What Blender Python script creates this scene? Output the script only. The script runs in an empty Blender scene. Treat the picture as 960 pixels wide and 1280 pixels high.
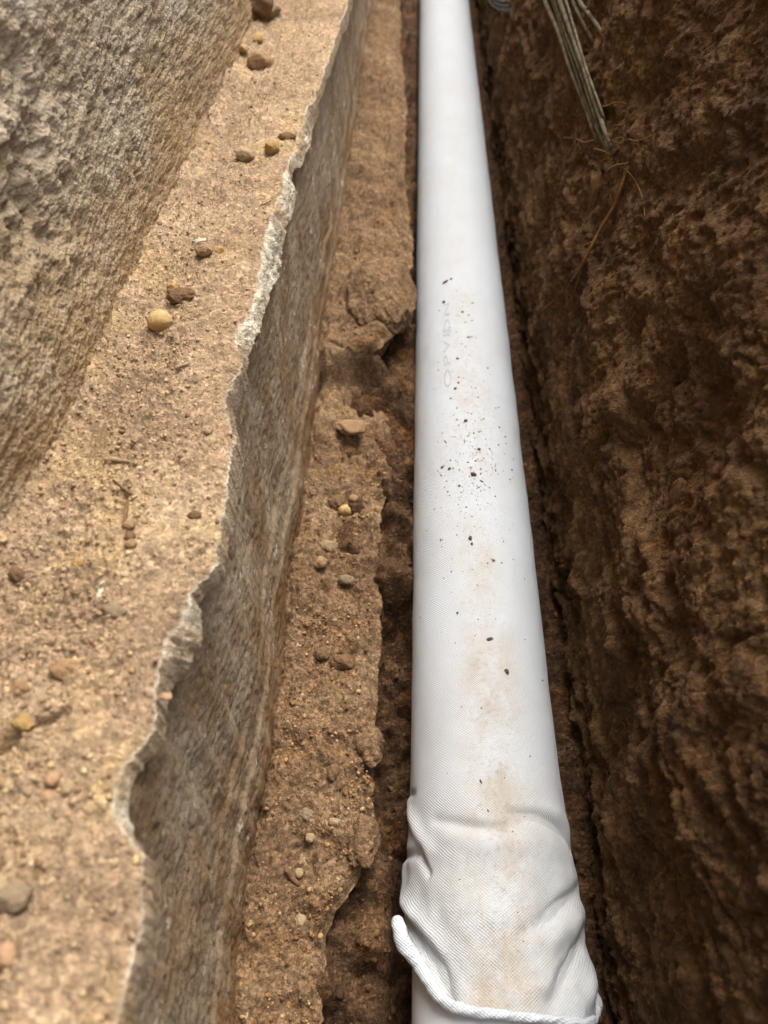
import bpy, math, random
import numpy as np
from mathutils import Vector, Matrix

# ---------------------------------------------------------------- camera, sky, sun, exposure
scene = bpy.context.scene
C = scene.collection
# the trench runs to a vanishing point above the frame, the plumb line to one below it (pixels from the picture centre)
_yc = Vector((50, 1110, -962)).normalized()          # along the trench, seen from the camera
_zc = -Vector((50, -836, -962)).normalized()         # up
_zc = (_zc - _yc * _zc.dot(_yc)).normalized()
_xc = _yc.cross(_zc)
CAM_Z = 0.64
cam_data = bpy.data.cameras.new("camera")
cam = bpy.data.objects.new("camera", cam_data)
C.objects.link(cam)
cam_data.sensor_fit = 'VERTICAL'
cam_data.sensor_height = 34.6
cam_data.lens = 26.0
cam_data.clip_start = 0.01
cam_data.clip_end = 500.0
cam.location = (0, 0, CAM_Z)
cam.rotation_euler = Matrix((_xc, _yc, _zc)).to_euler()
cam_data.dof.use_dof = True
cam_data.dof.focus_distance = 0.56
cam_data.dof.aperture_fstop = 7.4
scene.camera = cam

SUN_EL, SUN_AZ = math.radians(62), math.radians(22)     # azimuth from +Y towards +X
world = bpy.data.worlds.new("World")
scene.world = world
world.use_nodes = True
wn = world.node_tree
wn.nodes.clear()
wo = wn.nodes.new('ShaderNodeOutputWorld')
wb = wn.nodes.new('ShaderNodeBackground')
ws = wn.nodes.new('ShaderNodeTexSky')
wh = wn.nodes.new('ShaderNodeHueSaturation')
ws.sky_type = 'NISHITA'
ws.sun_disc = False
ws.sun_elevation = SUN_EL
ws.sun_rotation = SUN_AZ
ws.air_density = 1.0
ws.dust_density = 4.0
ws.ozone_density = 1.0
wh.inputs['Saturation'].default_value = 0.27
wb.inputs['Strength'].default_value = 0.15
wn.links.new(ws.outputs[0], wh.inputs['Color'])
wn.links.new(wh.outputs[0], wb.inputs['Color'])
wn.links.new(wb.outputs[0], wo.inputs['Surface'])

sun_data = bpy.data.lights.new("sun", 'SUN')
sun = bpy.data.objects.new("sun", sun_data)
C.objects.link(sun)
sun_data.energy = 1.5
sun_data.angle = math.radians(35)
sun_data.color = (1.0, 0.96, 0.91)
sd = Vector((math.sin(SUN_AZ) * math.cos(SUN_EL), math.cos(SUN_AZ) * math.cos(SUN_EL), math.sin(SUN_EL)))
sun.rotation_euler = sd.to_track_quat('Z', 'Y').to_euler()
sun.location = sd * 5

scene.view_settings.view_transform = 'Standard'
scene.view_settings.look = 'None'
scene.view_settings.gamma = 1.0
scene.view_settings.use_curve_mapping = False
scene.view_settings.exposure = 1.25

# ---------------------------------------------------------------- measuring the photograph (960 x 1280 pixels)
R_ = np.array([_xc[0], _yc[0], _zc[0]])
U_ = np.array([_xc[1], _yc[1], _zc[1]])
F_ = -np.array([_xc[2], _yc[2], _zc[2]])
O_ = np.array([0, 0, CAM_Z])
FPX = 1280 * 26.0 / 34.6

def ray(px, py):
    d = R_ * ((px - 480) / FPX) + U_ * ((640 - py) / FPX) + F_
    return d                                    # one unit of depth

def at_z(px, py, z):
    d = ray(px, py)
    return O_ + d * ((z - CAM_Z) / d[2])

def at_x(px, py, x):
    d = ray(px, py)
    return O_ + d * (x / d[0])

def depth(p):
    return float(np.dot(np.asarray(p) - O_, F_))

PIPE_X, PIPE_Z, SOCK_R, PIPE_R = 0.0460, 0.063, 0.0562, 0.0538

def on_pipe(px, py, r=SOCK_R):
    d = ray(px, py)
    a = d[0] ** 2 + d[2] ** 2
    ox, oz = -PIPE_X, CAM_Z - PIPE_Z
    b = ox * d[0] + oz * d[2]
    c = ox ** 2 + oz ** 2 - r * r
    q = b * b - a * c
    t = (-b - math.sqrt(max(q, 0))) / a
    p = O_ + d * t
    return math.atan2(p[0] - PIPE_X, p[2] - PIPE_Z), p[1]

# ---------------------------------------------------------------- noise (vectorised)
_rs = np.random.RandomState(7)
_ang = _rs.rand(256, 256) * 2 * np.pi
_gx, _gy = np.cos(_ang), np.sin(_ang)
_jx, _jy, _jr = _rs.rand(256, 256), _rs.rand(256, 256), _rs.rand(256, 256)

def noise(u, v, seed=0):
    u = u + seed * 17.31
    v = v + seed * 9.77
    iu = np.floor(u).astype(np.int64); iv = np.floor(v).astype(np.int64)
    fu = u - iu; fv = v - iv
    i0 = iu & 255; i1 = (iu + 1) & 255; j0 = iv & 255; j1 = (iv + 1) & 255
    su = fu * fu * fu * (fu * (fu * 6 - 15) + 10)
    sv = fv * fv * fv * (fv * (fv * 6 - 15) + 10)
    n00 = _gx[i0, j0] * fu + _gy[i0, j0] * fv
    n10 = _gx[i1, j0] * (fu - 1) + _gy[i1, j0] * fv
    n01 = _gx[i0, j1] * fu + _gy[i0, j1] * (fv - 1)
    n11 = _gx[i1, j1] * (fu - 1) + _gy[i1, j1] * (fv - 1)
    return ((n00 + su * (n10 - n00)) * (1 - sv) + (n01 + su * (n11 - n01)) * sv) * 1.5

def fbm(u, v, f, octaves=4, gain=0.5, seed=0, lac=2.03):
    a, s = 1.0, 0.0
    for k in range(octaves):
        s = s + a * noise(u * f * math.cos(k * .7) - v * f * math.sin(k * .7), u * f * math.sin(k * .7) + v * f * math.cos(k * .7), seed + k * 3)
        a *= gain; f *= lac
    return s

def ridged(u, v, f, octaves=3, seed=0):
    a, s = 1.0, 0.0
    for k in range(octaves):
        s = s + a * (1 - np.abs(noise(u * f, v * f, seed + k)) * 2)
        a *= .5; f *= 2.1
    return s

def domes(u, v, f, seed=0, rmin=0.15, rmax=0.75):
    """heights of round grains lying in a jittered grid, in cell units"""
    u = u * f + seed * 31.7; v = v * f + seed * 13.3
    iu = np.floor(u).astype(np.int64); iv = np.floor(v).astype(np.int64)
    h = np.zeros_like(u)
    for a in (-1, 0, 1):
        for b in (-1, 0, 1):
            i = (iu + a) & 255; j = (iv + b) & 255
            du = iu + a + _jx[i, j] - u; dv = iv + b + _jy[i, j] - v
            r = rmin + (rmax - rmin) * _jr[i, j] ** 2
            ca, sa = _gx[i, j], _gy[i, j]
            d2 = (du * ca + dv * sa) ** 2 + 1.7 * (dv * ca - du * sa) ** 2
            h = np.maximum(h, np.sqrt(np.clip(r * r - d2, 0, None)))
    return h

def cells(u, v, f, seed=0):
    """F1, F2 of a jittered grid and the random number of the nearest cell"""
    u = u * f + seed * 31.7; v = v * f + seed * 13.3
    iu = np.floor(u).astype(np.int64); iv = np.floor(v).astype(np.int64)
    f1 = np.full_like(u, 9.0); f2 = np.full_like(u, 9.0); cid = np.zeros_like(u)
    for a in (-1, 0, 1):
        for b in (-1, 0, 1):
            i = (iu + a) & 255; j = (iv + b) & 255
            d = np.hypot(iu + a + _jx[i, j] - u, iv + b + _jy[i, j] - v)
            near = d < f1
            f2 = np.where(near, f1, np.minimum(f2, d))
            cid = np.where(near, _jr[i, j], cid)
            f1 = np.where(near, d, f1)
    return f1, f2, cid

def sstep(a, b, x):
    t = np.clip((x - a) / (b - a), 0, 1)
    return t * t * (3 - 2 * t)

# ---------------------------------------------------------------- mesh helpers
def link(name, me, mat, parent=None):
    o = bpy.data.objects.new(name, me)
    C.objects.link(o)
    if mat is not None:
        me.materials.append(mat)
    if parent is not None:
        o.parent = parent
    return o

def mesh_from(verts, faces, smooth=True):
    """faces: (n,3) or (n,4) integer array"""
    me = bpy.data.meshes.new("mesh")
    verts = np.ascontiguousarray(verts, dtype=np.float32)
    faces = np.ascontiguousarray(faces, dtype=np.int32)
    n, k = faces.shape
    me.vertices.add(len(verts)); me.vertices.foreach_set('co', verts.ravel())
    me.loops.add(n * k); me.loops.foreach_set('vertex_index', faces.ravel())
    me.polygons.add(n)
    me.polygons.foreach_set('loop_start', np.arange(0, n * k, k, dtype=np.int32))
    me.polygons.foreach_set('loop_total', np.full(n, k, dtype=np.int32))
    if smooth:
        me.polygons.foreach_set('use_smooth', np.ones(n, dtype=bool))
    me.update(calc_edges=True)
    me.validate()
    return me

def grid_faces(nr, nc, flip=False, wrap=False):
    a = np.arange(nr * nc).reshape(nr, nc)
    if wrap:
        a = np.concatenate([a, a[:, :1]], axis=1)
    q = np.stack([a[:-1, :-1], a[:-1, 1:], a[1:, 1:], a[1:, :-1]], axis=-1).reshape(-1, 4)
    return q[:, ::-1] if flip else q

def grid_mesh(X, Y, Z, flip=False, wrap=False, attrs=None, uv=None):
    nr, nc = X.shape
    me = mesh_from(np.stack([X, Y, Z], -1).reshape(-1, 3), grid_faces(nr, nc, flip, wrap))
    for k, a in (attrs or {}).items():
        at = me.attributes.new(k, 'FLOAT', 'POINT')
        at.data.foreach_set('value', np.ascontiguousarray(a, dtype=np.float32).ravel())
    if uv is not None:
        l = me.uv_layers.new(name='UVMap')
        idx = np.empty(len(me.loops), dtype=np.int32)
        me.loops.foreach_get('vertex_index', idx)
        uvv = np.stack([uv[0].ravel(), uv[1].ravel()], -1)[idx]
        l.data.foreach_set('uv', np.ascontiguousarray(uvv, dtype=np.float32).ravel())
    return me

def rows(h0, n, y0=-0.03, y1=2.45, lo=-0.9, hi=4.2):
    """stations along the trench, spaced evenly as seen from the camera height h0, coarse outside the view"""
    t = np.linspace(math.atan(y0 / h0), math.atan(y1 / h0), n)
    mid = h0 * np.tan(t)
    return np.concatenate([y0 + (lo - y0) * (np.linspace(1, 0, 90)[:-1] ** 1.5), mid, np.linspace(y1, hi, 45)[1:]])

def tag(o, label, cat, group=None, kind=None):
    o['label'] = label
    if cat: o['category'] = cat
    if group: o['group'] = group
    if kind: o['kind'] = kind
    return o

def structure(o, label=None):
    o['kind'] = 'structure'
    if label: o['label'] = label
    return o

def curve_of(pts, z):
    """pixel polyline lying at height z -> function Y -> X"""
    p = np.array([at_z(a, b, z) for a, b in pts])
    p = p[np.argsort(p[:, 1])]
    return lambda y: np.interp(y, p[:, 1], p[:, 0])

# ---------------------------------------------------------------- materials
def rgb(h):
    h = h.lstrip('#')
    c = [int(h[i:i + 2], 16) / 255 for i in (0, 2, 4)]
    return tuple(((x + .055) / 1.055) ** 2.4 if x > .04045 else x / 12.92 for x in c) + (1,)

class NT:
    def __init__(self, name):
        self.m = bpy.data.materials.new(name); self.m.use_nodes = True
        self.t = self.m.node_tree
        self.b = self.t.nodes['Principled BSDF']
        self.b.inputs['Roughness'].default_value = .95
        self.b.inputs['Specular IOR Level'].default_value = .15
    def n(self, typ, **kw):
        x = self.t.nodes.new(typ)
        for k, v in kw.items(): setattr(x, k, v)
        return x
    def l(self, a, b): self.t.links.new(a, b)
    def coord(self, kind='Object'):
        return self.n('ShaderNodeTexCoord').outputs[kind]
    def mapped(self, vec, scale=(1, 1, 1), rot=(0, 0, 0)):
        m = self.n('ShaderNodeMapping'); m.inputs['Scale'].default_value = scale; m.inputs['Rotation'].default_value = rot
        self.l(vec, m.inputs['Vector']); return m.outputs[0]
    def noise(self, vec, scale, detail=4, rough=.55, dist=0):
        x = self.n('ShaderNodeTexNoise'); x.inputs['Scale'].default_value = scale
        x.inputs['Detail'].default_value = detail; x.inputs['Roughness'].default_value = rough; x.inputs['Distortion'].default_value = dist
        self.l(vec, x.inputs['Vector']); return x.outputs['Fac']
    def voro(self, vec, scale, out='Distance', feature='F1'):
        x = self.n('ShaderNodeTexVoronoi'); x.feature = feature; x.inputs['Scale'].default_value = scale
        self.l(vec, x.inputs['Vector']); return x.outputs[out]
    def ramp(self, fac, stops):
        x = self.n('ShaderNodeValToRGB'); e = x.color_ramp.elements
        while len(e) > 1: e.remove(e[-1])
        e[0].position, e[0].color = stops[0]
        for p, c in stops[1:]:
            k = e.new(p); k.color = c
        self.l(fac, x.inputs[0]); return x.outputs[0]
    def mix(self, fac, a, b, blend='MIX'):
        x = self.n('ShaderNodeMix', data_type='RGBA', blend_type=blend)
        for s, v in ((x.inputs[0], fac), (x.inputs[6], a), (x.inputs[7], b)):
            if hasattr(v, 'is_linked') or isinstance(v, bpy.types.NodeSocket): self.l(v, s)
            else: s.default_value = v
        return x.outputs[2]
    def math(self, op, a, b=0.0, clamp=False):
        x = self.n('ShaderNodeMath', operation=op, use_clamp=clamp)
        for s, v in ((x.inputs[0], a), (x.inputs[1], b)):
            if isinstance(v, bpy.types.NodeSocket): self.l(v, s)
            else: s.default_value = v
        return x.outputs[0]
    def attr(self, name):
        x = self.n('ShaderNodeAttribute'); x.attribute_name = name; return x.outputs['Fac']
    def bump(self, h, dist, strength=1.0, prev=None):
        x = self.n('ShaderNodeBump'); x.inputs['Distance'].default_value = dist; x.inputs['Strength'].default_value = strength
        self.l(h, x.inputs['Height'])
        if prev is not None: self.l(prev, x.inputs['Normal'])
        return x.outputs[0]
    def done(self, col, nrm=None):
        self.l(col, self.b.inputs['Base Color'])
        if nrm is not None: self.l(nrm, self.b.inputs['Normal'])
        return self.m

G = lambda v: (v, v, v, 1)

def soil_color(t, co, dark, mid, light, warm, patch=9.0, grain=420.0, contrast=1.0):
    base = t.ramp(t.noise(co, patch, 6, .62), [(.32, dark), (.5, mid), (.68, light)])
    base = t.mix(t.ramp(t.noise(co, patch * 2.3, 3, .5), [(.52, G(0)), (.7, G(.75))]), base, warm)
    gr = t.voro(co, grain, 'Color')
    sep = t.n('ShaderNodeSeparateColor'); t.l(gr, sep.inputs[0])
    k = .30 * contrast
    base = t.mix(1.0, base, t.ramp(sep.outputs[0], [(0, G(1 - k * 1.5)), (.75, G(1)), (1, G(1 + k * 1.6))]), 'MULTIPLY')
    base = t.mix(1.0, base, t.ramp(t.noise(co, grain * .22, 4, .65), [(.3, G(1 - k)), (.7, G(1 + k))]), 'MULTIPLY')
    return base

def soil_bump(t, co, a=1.0):
    n1 = t.bump(t.noise(co, 380, 5, .65), .0022 * a)
    n2 = t.bump(t.math('SUBTRACT', 1.0, t.voro(co, 620)), .0007 * a, 1.0, n1)
    return t.bump(t.noise(co, 1500, 3, .6), .0005 * a, 1.0, n2)

def mat_ledge():
    t = NT('dusty_soil_on_mortar'); co = t.coord()
    s = soil_color(t, co, rgb('997f64'), rgb('ac9173'), rgb('bca282'), rgb('b89b70'), 11, 430, .75)
    # pale smooth mortar skin near the broken edge
    m = t.attr('mortar')
    mort = t.ramp(t.noise(co, 90, 6, .7), [(.3, rgb('857a69')), (.47, rgb('b5a992')), (.58, rgb('d6ccb6')), (.72, rgb('ebe4d3'))])
    mort = t.mix(t.ramp(t.noise(co, 240, 4, .7), [(.55, G(0)), (.66, G(.75))]), mort, rgb('4c4a44'))
    col = t.mix(m, s, mort)
    return t.done(col, soil_bump(t, co, .85))

def mat_shelf():
    t = NT('reddish_soil'); co = t.coord()
    s = soil_color(t, co, rgb('725a44'), rgb('886c50'), rgb('9d8262'), rgb('896846'), 13, 420, .95)
    return t.done(s, soil_bump(t, co))

def mat_floor():
    t = NT('dark_trench_soil'); co = t.coord()  # trench bottom soil, a darker brown than the shelf
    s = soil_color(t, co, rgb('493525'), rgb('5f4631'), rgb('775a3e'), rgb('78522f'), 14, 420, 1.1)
    return t.done(s, soil_bump(t, co, 1.3))

def mat_bank():
    t = NT('brown_bank_earth'); co = t.coord()
    s = soil_color(t, co, rgb('523d29'), rgb('654b32'), rgb('795e40'), rgb('69492a'), 9, 330, .85)
    return t.done(s, soil_bump(t, co, 1.0))

def mat_wall():
    t = NT('weathered_render'); co = t.coord()
    st = t.mapped(co, (1, .6, 1), (math.radians(-32), 0, 0))
    base = t.ramp(t.noise(st, 60, 8, .72, .4), [(.28, rgb('80705b')), (.42, rgb('a18f76')), (.54, rgb('af9d84')), (.66, rgb('c0b097')), (.8, rgb('dccfba'))])
    br = t.ramp(t.noise(co, 8, 6, .65), [(.45, G(0)), (.62, G(.75))])
    base = t.mix(br, base, rgb('9c8464'))
    base = t.mix(t.ramp(t.noise(t.mapped(co, (1, .5, 1), (math.radians(-32), 0, 0)), 13, 6, .65), [(.55, G(0)), (.68, G(.6))]), base, rgb('d3c8b6'))
    # soil splashed up from the ledge
    base = t.mix(t.math('MULTIPLY', t.attr('low'), t.ramp(t.noise(co, 25, 5, .6), [(.35, G(.35)), (.6, G(1))])), base, rgb('a98d68'))
    fine = t.ramp(t.noise(co, 520, 6, .8), [(.3, G(.7)), (.5, G(1)), (.72, G(1.22))])
    base = t.mix(1.0, base, fine, 'MULTIPLY')
    pit = t.ramp(t.voro(t.mapped(co, (1, .6, 1), (math.radians(-30), 0, 0)), 150), [(.05, G(.7)), (.22, G(1))])
    base = t.mix(t.ramp(t.noise(co, 30, 3), [(.45, G(0)), (.6, G(.8))]), base, t.mix(1.0, base, pit, 'MULTIPLY'))
    n1 = t.bump(t.noise(co, 620, 6, .72), .0012)
    n2 = t.bump(t.voro(co, 420), .0010, 1.0, n1)
    return t.done(base, n2)

def mat_footing():
    t = NT('board_marked_concrete'); co = t.coord()
    st = t.mapped(co, (1, .75, 1))
    base = t.ramp(t.noise(st, 110, 9, .8, 0), [(.26, rgb('82725c')), (.44, rgb('a18e75')), (.56, rgb('b09e86')), (.66, rgb('c1b19a')), (.82, rgb('e2d8c7'))])
    br = t.ramp(t.noise(co, 14, 6, .65), [(.38, G(0)), (.6, G(.85))])
    base = t.mix(br, base, rgb('85694a'))
    base = t.mix(t.math('MULTIPLY', t.attr('low'), t.ramp(t.noise(co, 40, 5, .6), [(.3, G(.3)), (.6, G(1))])), base, rgb('84633f'))
    base = t.mix(t.ramp(t.noise(t.mapped(co, (1, .07, 1)), 190, 7, .7), [(.58, G(0)), (.72, G(.3))]), base, rgb('d0c5b4'))
    base = t.mix(1.0, base, t.ramp(t.noise(co, 500, 5, .75), [(.3, G(.7)), (.5, G(1)), (.7, G(1.25))]), 'MULTIPLY')
    base = t.mix(t.ramp(t.noise(co, 42, 7, .72), [(.56, G(0)), (.61, G(.6))]), base, rgb('80664a'))
    base = t.mix(t.ramp(t.noise(t.mapped(co, (1, .6, 1)), 65, 7, .7), [(.62, G(0)), (.66, G(.7))]), base, rgb('d8cfbf'))
    n1 = t.bump(t.noise(co, 620, 6, .72), .0012)
    return t.done(base, t.bump(t.noise(co, 1100, 3, .6), .0008, 1.0, n1))

def mat_sock():
    t = NT('woven_white_geotextile')
    uv = t.coord('UV')
    sep = t.n('ShaderNodeSeparateXYZ'); t.l(uv, sep.inputs[0])
    u, v = sep.outputs[0], sep.outputs[1]
    p = 2 * math.pi / .0022
    wob = t.math('MULTIPLY', t.math('SUBTRACT', t.noise(uv, 35, 3), .5), .004)
    a = t.math('SINE', t.math('MULTIPLY', t.math('ADD', u, wob), p))
    b = t.math('SINE', t.math('MULTIPLY', t.math('ADD', v, wob), p * 1.15))
    weave = t.math('MULTIPLY', a, b)
    co = t.coord()
    col = t.mix(t.ramp(t.noise(co, 9, 4), [(.35, G(0)), (.7, G(1))]), (.58, .608, .64, 1), (.555, .573, .59, 1))
    col = t.mix(t.math('MULTIPLY', t.attr('near_grey'), t.ramp(t.noise(co, 22, 6, .7), [(.35, G(.15)), (.7, G(.75))])), col, (.45, .43, .39, 1))  # greyer towards the near end of the sleeve, broken up by noise
    # soil dragged along the crown of the pipe
    crown = t.attr('dirt')
    d1 = t.math('MULTIPLY', crown, t.ramp(t.noise(t.mapped(co, (1, .55, 1)), 30, 8, .72), [(.40, G(0)), (.68, G(.9))]))
    col = t.mix(d1, col, rgb('aa9678'))
    d2 = t.math('MULTIPLY', crown, t.ramp(t.noise(co, 300, 4, .75), [(.52, G(0)), (.72, G(.6))]))
    col = t.mix(d2, col, rgb('9a7a56'))
    col = t.mix(1.0, col, t.ramp(weave, [(0, G(.93)), (.6, G(1)), (1, G(1.02))]), 'MULTIPLY')
    t.b.inputs['Roughness'].default_value = .8
    n1 = t.bump(weave, .00026, 1.0)
    return t.done(col, t.bump(t.noise(co, 60, 4), .001, .5, n1))

def mat_plain(name, col, rough=.8, var=.25, scale=120, bump=.001, spec=.2, warm=None):
    t = NT(name); co = t.coord()
    c = t.mix(1.0, col, t.ramp(t.noise(co, scale, 5, .65), [(.3, G(1 - var)), (.7, G(1 + var))]), 'MULTIPLY')
    if warm is not None:
        c = t.mix(t.ramp(t.noise(co, scale * .4, 3), [(.48, G(0)), (.62, G(.8))]), c, warm)
    t.b.inputs['Roughness'].default_value = rough; t.b.inputs['Specular IOR Level'].default_value = spec
    return t.done(c, t.bump(t.noise(co, scale * 4, 4, .65), bump))

def mat_crumbs(name, stops):
    t = NT(name); co = t.coord()
    c = t.ramp(t.attr('tone'), stops)
    c = t.mix(1.0, c, t.ramp(t.noise(co, 600, 3, .6), [(.3, G(.75)), (.7, G(1.2))]), 'MULTIPLY')
    return t.done(c, t.bump(t.noise(co, 900, 3), .0006))

M = dict(ledge=mat_ledge(), shelf=mat_shelf(), floor=mat_floor(), bank=mat_bank(), wall=mat_wall(), footing=mat_footing(), sock=mat_sock(),
         pvc=mat_plain('white_pvc', (.56, .57, .58, 1), .45, .03, 40, .0001, .4),
         print=mat_plain('faded_print', (.38, .41, .44, 1), .8, .2, 300, .0001),
         ochre=mat_plain('ochre_pebble', rgb('bb9d6c'), .9, .25, 110, .0012, .25, rgb('a9834c')),
         clay=mat_plain('dry_clay', rgb('a58461'), .95, .22, 200, .002),
         dark_clay=mat_plain('brown_clay', rgb('85674a'), .95, .25, 200, .0025),
         yellow=mat_plain('yellow_clay', rgb('b8955f'), .95, .22, 180, .002),
         white=mat_plain('white_mortar_chip', rgb('c6bba3'), .85, .15, 150, .001),
         pale=mat_plain('pale_stone', rgb('a18a69'), .85, .2, 150, .0012),
         peach=mat_plain('peach_pebble', rgb('a98767'), .8, .15, 120, .001),
         grey=mat_plain('grey_stone', rgb('8b785f'), .85, .2, 140, .0015),
         bank_stone=mat_plain('muddy_stone', rgb('6a4f2f'), .85, .2, 120, .0015),
         wood=mat_plain('dry_wood', rgb('a98f6b'), .9, .3, 300, .001),
         dark_wood=mat_plain('dark_twig', rgb('7a5f43'), .9, .3, 300, .001),
         black=mat_plain('dark_crumb', rgb('604e39'), .95, .35, 400, .0008),
         root=mat_plain('root_bark', rgb('7c5734'), .9, .3, 250, .0008),
         cable=mat_plain('dusty_grey_cable', rgb('6e6752'), .85, .35, 160, .001, .1, rgb('4d3f2b')),
         cable_dark=mat_plain('black_cable', rgb('3a342d'), .6, .2, 60, .0004, .4, rgb('6a5a45')))

# ---------------------------------------------------------------- surfaces as functions of place
Z_LEDGE, Z_SHELF = 0.334, 0.075
wall_x = curve_of([(-60, 765), (0, 668), (60, 582), (110, 480), (165, 350), (215, 245), (270, 130), (310, 50), (335, 0)], Z_LEDGE + .004)
inner_x = curve_of([(455, -60), (430, 20), (408, 90), (385, 140), (368, 180), (362, 205), (354, 222), (357, 240), (345, 260), (332, 300), (325, 345), (321, 380), (314, 400), (295, 420), (296, 440), (304, 460), (286, 490), (283, 503), (285, 520), (294, 550), (288, 590), (284, 627), (276, 685), (273, 712), (249, 734), (240, 748), (230, 770), (216, 790), (205, 819), (197, 847), (196, 880), (197, 900), (190, 920), (169, 943), (160, 966), (148, 998), (142, 1022), (160, 1046), (178, 1070), (179, 1130), (168, 1200), (150, 1280), (140, 1340)], Z_LEDGE)
outer_x = curve_of([(457, -60), (432, 20), (410, 90), (392, 140), (386, 180), (376, 206), (363, 222), (372, 245), (367, 262), (357, 290), (346, 345), (340, 372), (337, 395), (330, 410), (325, 430), (317, 445), (310, 466), (294, 490), (289, 503), (292, 520), (300, 550), (293, 590), (288, 627), (281, 685), (279, 715), (256, 738), (246, 750), (253, 769), (248, 805), (235, 829), (214, 850), (205, 878), (205, 896), (201, 922), (180, 948), (174, 970), (168, 1000), (167, 1025), (173, 1050), (185, 1074), (184, 1130), (172, 1200), (157, 1280), (147, 1340)], Z_LEDGE - .012)
_shelf_near = curve_of([(505, 400), (488, 450), (486, 470), (492, 510), (482, 560), (489, 590), (475, 650), (470, 700), (476, 760), (473, 830), (470, 900), (467, 950), (470, 1040), (450, 1090), (420, 1140), (405, 1180), (400, 1230), (398, 1280), (396, 1340)], Z_SHELF)
_shelf_far = curve_of([(510, -60), (500, 0), (502, 60), (508, 130), (505, 200), (512, 260), (517, 320), (500, 360), (497, 400), (478, 425), (455, 432), (430, 438)], Z_SHELF + .034)
Y_STEP = float(at_z(455, 432, Z_SHELF + .034)[1])

def smooth_y(fn, y, w=.02):
    return sum(fn(y + k * w) for k in (-2, -1, 0, 1, 2)) / 5

def footing_x(y, z):
    base = np.minimum(-.1155, smooth_y(outer_x, y, .03) - .009)
    d = .0004 * fbm(y * .15, z, 90, 4, .55, 3) + .0022 * fbm(y, z, 14, 3, .5, 5) + .0007 * fbm(y * .8, z, 260, 3, .6, 8)
    pits = cells(y * .8, z, 55, 4)
    d = d - .0045 * np.clip(.30 - pits[0], 0, 1) * (pits[2] > .62) - .0022 * np.clip(fbm(y, z, 150, 4, .62, 6) - .28, 0, 1)
    # the board seam above the shelf and a rubbed hollow
    d = d + .002 * sstep(.135, .128, z) + .0025 * sstep(.165, .16, z) * sstep(.09, .1, z) * (.5 + noise(y * 6, z * 0, 4))
    return base + d

def ledge_z(x, y, detail=True):
    wx, ex = wall_x(y), inner_x(y)
    s = np.clip((x - wx) / (ex - wx), 0, 1.2)
    z = Z_LEDGE + .012 * np.exp(-(s / .12) ** 2) + .004 * fbm(x, y, 11, 3, .5, 1) + .0022 * fbm(x, y, 45, 3, .55, 2)
    z = z + .004 * s - .006 * sstep(.6, 0, s) * sstep(.05, .35, y) * .6
    # the smooth mortar skin towards the edge, crumbly soil towards the wall
    loose = np.clip(.25 + 1.1 * sstep(.85, .3, s + .35 * fbm(x, y, 18, 3, .5, 9)), 0, 1.2)
    # a long dark crack in the near corner
    p0, p1 = at_z(-20, 955, Z_LEDGE), at_z(92, 884, Z_LEDGE)
    ax, ay = p1[0] - p0[0], p1[1] - p0[1]
    L = math.hypot(ax, ay)
    tt = ((x - p0[0]) * ax + (y - p0[1]) * ay) / L
    dd = ((x - p0[0]) * -ay + (y - p0[1]) * ax) / L + .003 * noise(x * 60, y * 60, 7)
    z = z - .010 * np.exp(-(dd / .0022) ** 2) * sstep(L + .01, L - .02, tt) * (tt > -.3)
    z = z + .004 * sstep(0, .012, dd) * sstep(.04, .02, dd) * sstep(L, L - .03, tt)
    if detail:
        xw = x + .0022 * fbm(x, y, 260, 2, .6, 17); yw = y + .0022 * fbm(x, y, 260, 2, .6, 18)
        h = .0017 * domes(xw, yw, 270, 1, .1, .78) + .0017 * domes(xw, yw, 115, 2, .05, .62)
        z = z + h * loose + (.0006 + .0007 * loose) * fbm(x, y, 280, 4, .65, 11) + .0012 * fbm(x, y, 110, 3, .5, 12)
        c = cells(x, y, 60, 6)
        z = z - .0035 * loose * np.clip(.35 - c[0], 0, 1) * (c[2] > .7)
    return z

def shelf_top(x, y, detail=True):
    step = sstep(Y_STEP - .012, Y_STEP + .012, y + .02 * noise(x * 25, y * 3, 2) - (x + .06) * .35)
    z = Z_SHELF + .034 * step + .009 * fbm(x, y, 13, 3, .5, 21) + .0045 * fbm(x, y, 45, 3, .55, 22) - .034 * np.exp(-((y - Y_STEP + .030) / .028) ** 2 - ((x + .045) / .035) ** 2) + .008 * np.exp(-((x + .112) / .012) ** 2)
    z = z + .006 * sstep(.22, .05, y) * 0
    if detail:
        z = z + .0028 * domes(x + .003 * fbm(x, y, 180, 2, .6, 17), y + .003 * fbm(x, y, 180, 2, .6, 18), 150, 3, .1, .75) * np.clip(.5 + fbm(x, y, 20, 2, .5, 4), .1, 1) + .003 * domes(x, y, 85, 4, .03, .6)
        z = z + .0012 * fbm(x, y, 260, 4, .6, 13) + .002 * fbm(x, y, 110, 3, .5, 14)
    return z

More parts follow.
